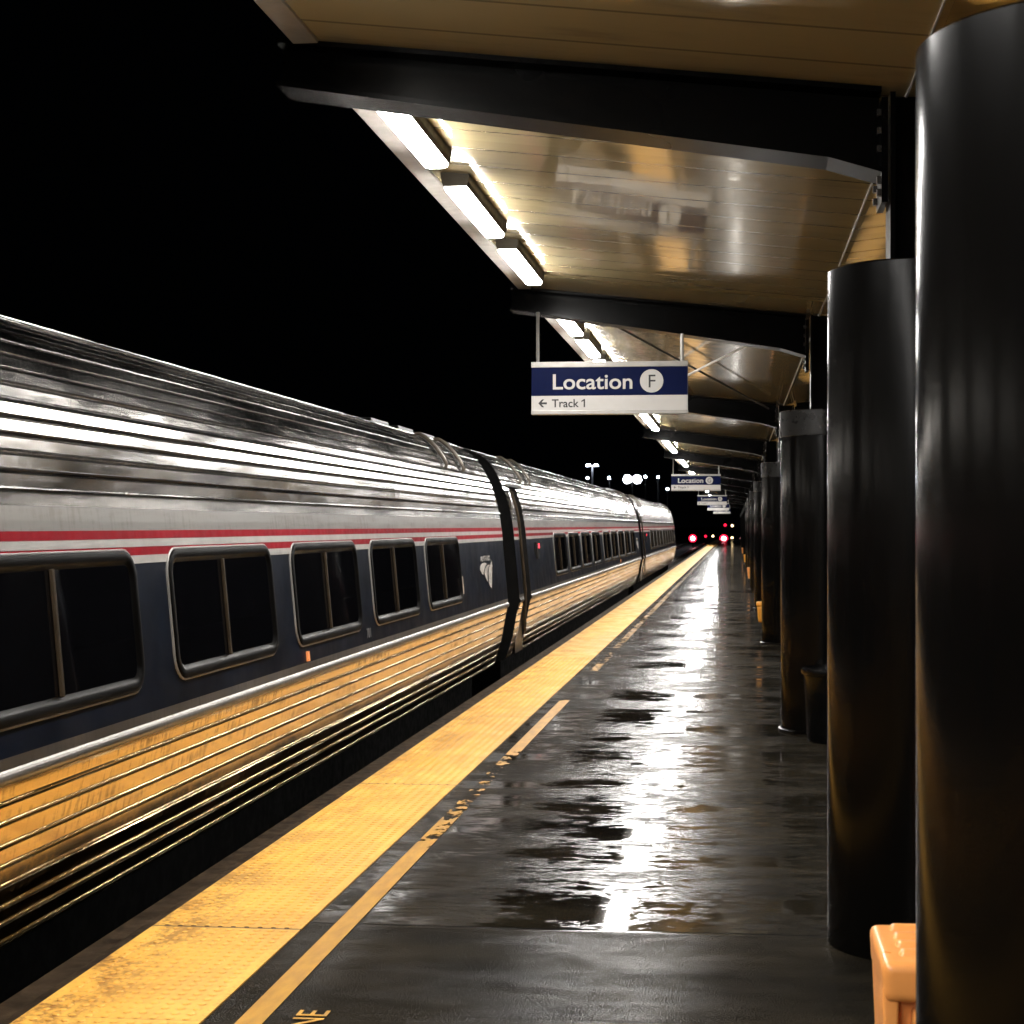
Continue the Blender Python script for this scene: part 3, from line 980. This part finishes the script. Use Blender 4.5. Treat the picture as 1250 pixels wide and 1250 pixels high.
sign(13.15 - .02, 'F', 'large navy and white hanging sign reading Location F, nearest of the signs')
sign(41.7, 'G', 'smaller hanging sign reading Location G, second along the platform')
sign(70.2, 'H', 'third hanging sign along the platform, just below the Location G sign')
sign(95.0, 'J', 'fourth hanging sign, a faint white bar below the third sign')
sign(120.0, 'K', 'farthest hanging sign, lowest of the white bars under the canopy')

# brace rods under the soffit in the bay beyond the second beam
def brace(d0, x0, d1, x1, drop, mat, label):
    a = (x0, yd(d0, x0), soffit_z(x0) - drop); b = (x1, yd(d1, x1), soffit_z(x1) - drop)
    mx = ((a[0] + b[0]) / 2, (a[1] + b[1]) / 2, 0)
    m = MB(); m.tube([Vector(a) - Vector(mx), Vector(b) - Vector(mx)], .012, 8)
    o = m.build('brace_rod', mat, None, mx, smooth=True)
    tag(o, label, 'brace rod', 'diagonal brace rods')


brace(13.4, -1.25, 22.3, .45, .10, M['darkrod'], 'dark diagonal brace rod running from the eave lights to the column line behind the sign')
brace(13.4, .3, 22.0, -1.2, .13, M['rod'], 'pale diagonal brace rod rising to the right from the nearest sign')

# ------------------------------------------------------------------ things on the platform
def orange_bin():
    x0, y0 = .333, yd(3.78, .5)
    r = empty('storage_bin', (x0 + .19, y0 + .19, 0))
    tag(r, 'tall orange plastic bin with ribbed lid between the two nearest columns', 'bin')
    H = .625
    def slab_(x0, x1, yf, yb, z0, z1, tp, name, mat, par, bev, segs=3):
        """box whose foot is drawn in by tp"""
        m = MB(); m.hexa([(x0 + tp, yf + tp, z0), (x1 - tp, yf + tp, z0), (x1 - tp, yb - tp, z0), (x0 + tp, yb - tp, z0), (x0, yf, z1), (x1, yf, z1), (x1, yb, z1), (x0, yb, z1)])
        return m.build(name, mat, par, smooth=True, bevel=bev, segs=segs)
    slab_(-.178, .178, -.145, .178, 0, H - .06, .022, 'body', M['orange'], r, .02)
    slab_(-.181, -.142, -.192, -.10, 0, H - .07, .012, 'moulded_post', M['orange'], r, .014)
    slab_(.142, .181, -.192, -.10, 0, H - .07, .012, 'moulded_post', M['orange'], r, .014)
    slab_(-.112, -.040, -.196, -.12, 0, H - .125, .010, 'moulded_post', M['orange'], r, .022, 4)
    slab_(.04, .112, -.196, -.12, 0, H - .125, .010, 'moulded_post', M['orange'], r, .022, 4)
    slab_(-.030, .030, -.172, -.12, 0, H - .115, .006, 'red_strip', M['orange_deep'], r, .006)  # red strip in the recess between the moulded posts
    lid = slab_(-.183, .183, -.205, .183, H - .108, H - .012, .004, 'lid', M['orange'], r, .026, 4)
    for k in range(4):
        yy = -.145 + k * .082
        rb = MB(); rb.hexa([(-.150, yy, H - .03), (.150, yy, H - .03), (.150, yy + .056, H - .03), (-.150, yy + .056, H - .03), (-.128, yy + .012, H), (.128, yy + .012, H), (.128, yy + .044, H), (-.128, yy + .044, H)])
        rb.build('rib', M['orange'], lid, smooth=True, bevel=.009, segs=3)


orange_bin()


def small_box(i, label, mat):
    y = BEAM_Y[i - 1]
    r = empty('column_box', (CX - .27, y + .33, .27))
    tag(r, label, 'box', 'orange boxes strapped behind columns')
    b = MB(); b.hexa([(-.11, -.10, 0), (.11, -.10, 0), (.11, .10, 0), (-.11, .10, 0), (-.13, -.11, .23), (.13, -.11, .23), (.13, .11, .23), (-.13, .11, .23)])
    b.build('body', mat, r, smooth=True, bevel=.03, segs=3)
    l = MB(); l.box(-.138, .138, -.12, .12, .225, .29); l.build('lid', mat, r, smooth=True, bevel=.025, segs=3)
    k = MB(); k.box(-.03, .22, -.19, .02, .08, .16); k.build('bracket', M['black'], r)


small_box(3, 'amber plastic box peeking out behind the fourth column', M['yellow_pl'])
small_box(5, 'orange plastic box with a pale lid behind the sixth column', M['orange'])
small_box(7, 'tiny amber box low on a far column, beyond the orange one', M['yellow_pl'])
small_box(9, 'farthest tiny orange box at the end of the column row', M['orange'])


def waste_bin():
    y = BEAM_Y[1] - .12 - .66
    r = empty('waste_bin', (.76, y, 0))
    tag(r, 'round black waste bin standing against the third column', 'bin')
    b = MB(); b.lathe([(.215, 0), (.22, .02), (.245, .50)], n=40); b.build('body', M['bin'], r, smooth=True)
    q = MB(); q.lathe([(.245, .50), (.262, .505), (.266, .53), (.258, .555), (.225, .56), (.22, .545)], n=40); q.build('rim', M['bin'], r, smooth=True)


waste_bin()

# ------------------------------------------------------------------ far lights
def from_px(x, y, d):
    return ((x - 898) * d * CP / F_PX, d, (642 - y) * d / F_PX + EYE)


def lamp_post(px, py, d, kind, label):
    x, _, z = from_px(px, py, d)
    r = empty('lamp_post', (x, yd(d, x), GZ))
    tag(r, label, 'lamp post', 'lamp posts beyond the train')
    h = z - GZ
    p = MB(); p.lathe([(.14, 0), (.10, h * .6), (.08, h - .12)], n=12); p.build('pole', M['pole'] if kind == 't' else M['unlit_pole'], r, smooth=True)
    if kind == 't':
        a = MB(); a.box(-.6, .6, -.08, .08, h - .12, h + .02); a.build('cross_arm', M['pole'], r)
        for s in (-1, 1):
            l = MB(); l.hexa([(s * .45 - .25, -.3, h - .10), (s * .45 + .25, -.3, h - .10), (s * .45 + .25, .2, h - .10), (s * .45 - .25, .2, h - .10),
                              (s * .45 - .22, -.22, h + .1), (s * .45 + .22, -.22, h + .1), (s * .45 + .22, .15, h + .1), (s * .45 - .22, .15, h + .1)])
            l.build('lamp_head', M['flood'], r)
    elif kind == 'big':
        a = MB(); a.box(-1.3, 1.3, .12, .26, h - .1, h + .05); a.build('cross_arm', M['unlit_pole'], r)
        for s in (-1, 1):
            l = MB(); l.lathe([(.30, 0), (.56, .1), (.60, .2)], n=20)
            me = l.mesh('lamp_head', M['flood_big'], smooth=True); me.transform(Matrix.Translation((s * .72, .05, h)) @ Matrix.Rotation(math.pi / 2, 4, 'X'))
            link('lamp_head', me, r)
    else:
        l = MB(); l.lathe([(.10, 0), (.165, .06), (.17, .16), (.10, .22)], n=16)
        me = l.mesh('lamp_head', M['flood'], smooth=True); me.transform(Matrix.Translation((0, .1, h)) @ Matrix.Rotation(math.pi / 2, 4, 'X'))
        link('lamp_head', me, r)


lamp_post(723, 568, 190, 't', 'lit twin-headed lamp post, tallest above the train roof')
lamp_post(772, 585, 240, 'big', 'pair of big glaring white floodlights beyond the end of the train')
lamp_post(717.5, 583.5, 230, 's', 'small blue-white lamp left of the twin-headed lamp post')
lamp_post(743.3, 583.6, 230, 's', 'small blue-white lamp between the twin-headed post and the floodlights')
lamp_post(788, 582, 230, 's', 'small white lamp close right of the glaring floodlights')
lamp_post(803.5, 582.5, 230, 's', 'small blue-white lamp rightmost of the row, left of the Location G sign')
lamp_post(815, 597, 230, 's', 'small white lamp touching the left edge of the Location G sign')


def signal(px, py, d, size, core, mat, label, tall=False):
    x, _, z = from_px(px, py, d)
    r = empty('signal_lamp', (x, yd(d, x), GZ))
    tag(r, label, 'signal', 'signal lamps down the track')
    h = z - GZ
    p = MB(); p.lathe([(.09, 0), (.07, h - size * .6)], n=10); p.build('pole', M['under'], r)
    hd = MB(); hd.box(-size * 1.2, size * 1.2, .05, .35, h - size * 1.4, h + size * 1.6); hd.build('signal_head', M['under'], r, bevel=.03)
    l = MB(); l.lathe([(size, 0), (size * .96, .05), (size * .7, .12)], n=24)  # on the large signals this wide red disc also stands for the glow
    me = l.mesh('signal_lens', mat, smooth=True); me.transform(Matrix.Translation((0, .05, h)) @ Matrix.Rotation(math.pi / 2, 4, 'X')); link('signal_lens', me, r)
    if core:
        c = MB(); c.lathe([(size * .55, 0), (size * .5, .05), (size * .2, .09)], n=20)
        me = c.mesh('signal_bulb', M['sig_core'], smooth=True); me.transform(Matrix.Translation((0, -.06, h)) @ Matrix.Rotation(math.pi / 2, 4, 'X')); link('signal_bulb', me, r)


signal(845.6, 657.2, 215, .52, True, M['sig_red'], 'big glowing red signal just beyond the end of the train')
signal(883.5, 657.6, 215, .56, True, M['sig_red'], 'brightest red signal, at the end of the platform')
signal(861.4, 654.7, 260, .20, False, M['sig_red'], 'tiny red signal between the two big red ones')
signal(870.2, 654.5, 260, .17, False, M['sig_amber'], 'tiny pale lamp between the two big red signals')
signal(885.3, 641.0, 260, .22, False, M['sig_red'], 'dim red signal above the brightest one')
signal(893.8, 641.8, 240, .17, False, M['sig_amber'], 'upper of two small amber lamps at the vanishing point')
signal(893.7, 656.3, 240, .17, False, M['sig_amber'], 'lower of two small amber lamps at the vanishing point')

# ------------------------------------------------------------------ world, camera, render
w = bpy.data.worlds.new('World'); SC.world = w; w.use_nodes = True
nt = w.node_tree; nt.nodes.clear()
bg = nt.nodes.new('ShaderNodeBackground'); ow = nt.nodes.new('ShaderNodeOutputWorld')
bg.inputs[0].default_value = (0.35, 0.42, 0.6, 1); bg.inputs[1].default_value = 0.0006
nt.links.new(bg.outputs[0], ow.inputs[0])

cam = bpy.data.cameras.new('camera'); co = bpy.data.objects.new('camera', cam); COL.objects.link(co)
cam.sensor_width = 36; cam.sensor_fit = 'HORIZONTAL'; cam.lens = F_PX / 1250 * 36
cam.shift_x = -(690 - 625) / 1250; cam.shift_y = (642 - 625) / 1250
co.location = (0, 0, EYE); co.rotation_euler = (math.pi / 2, 0, PSI)
cam.clip_start = .05; cam.clip_end = 6000
cam.dof.use_dof = True; cam.dof.focus_distance = 9.0; cam.dof.aperture_fstop = 9.0
SC.camera = co

SC.view_settings.view_transform = 'Standard'; SC.view_settings.look = 'None'; SC.view_settings.exposure = 0; SC.view_settings.gamma = 1
SC.render.engine = 'CYCLES'
cy = SC.cycles
cy.use_denoising = True
try: cy.denoiser = 'OPENIMAGEDENOISE'
except Exception: pass
cy.use_light_tree = True
cy.max_bounces = 7; cy.diffuse_bounces = 3; cy.glossy_bounces = 5; cy.transmission_bounces = 2; cy.transparent_max_bounces = 6
cy.sample_clamp_indirect = 6.0; cy.caustics_refractive = False
cy.blur_glossy = 0.3
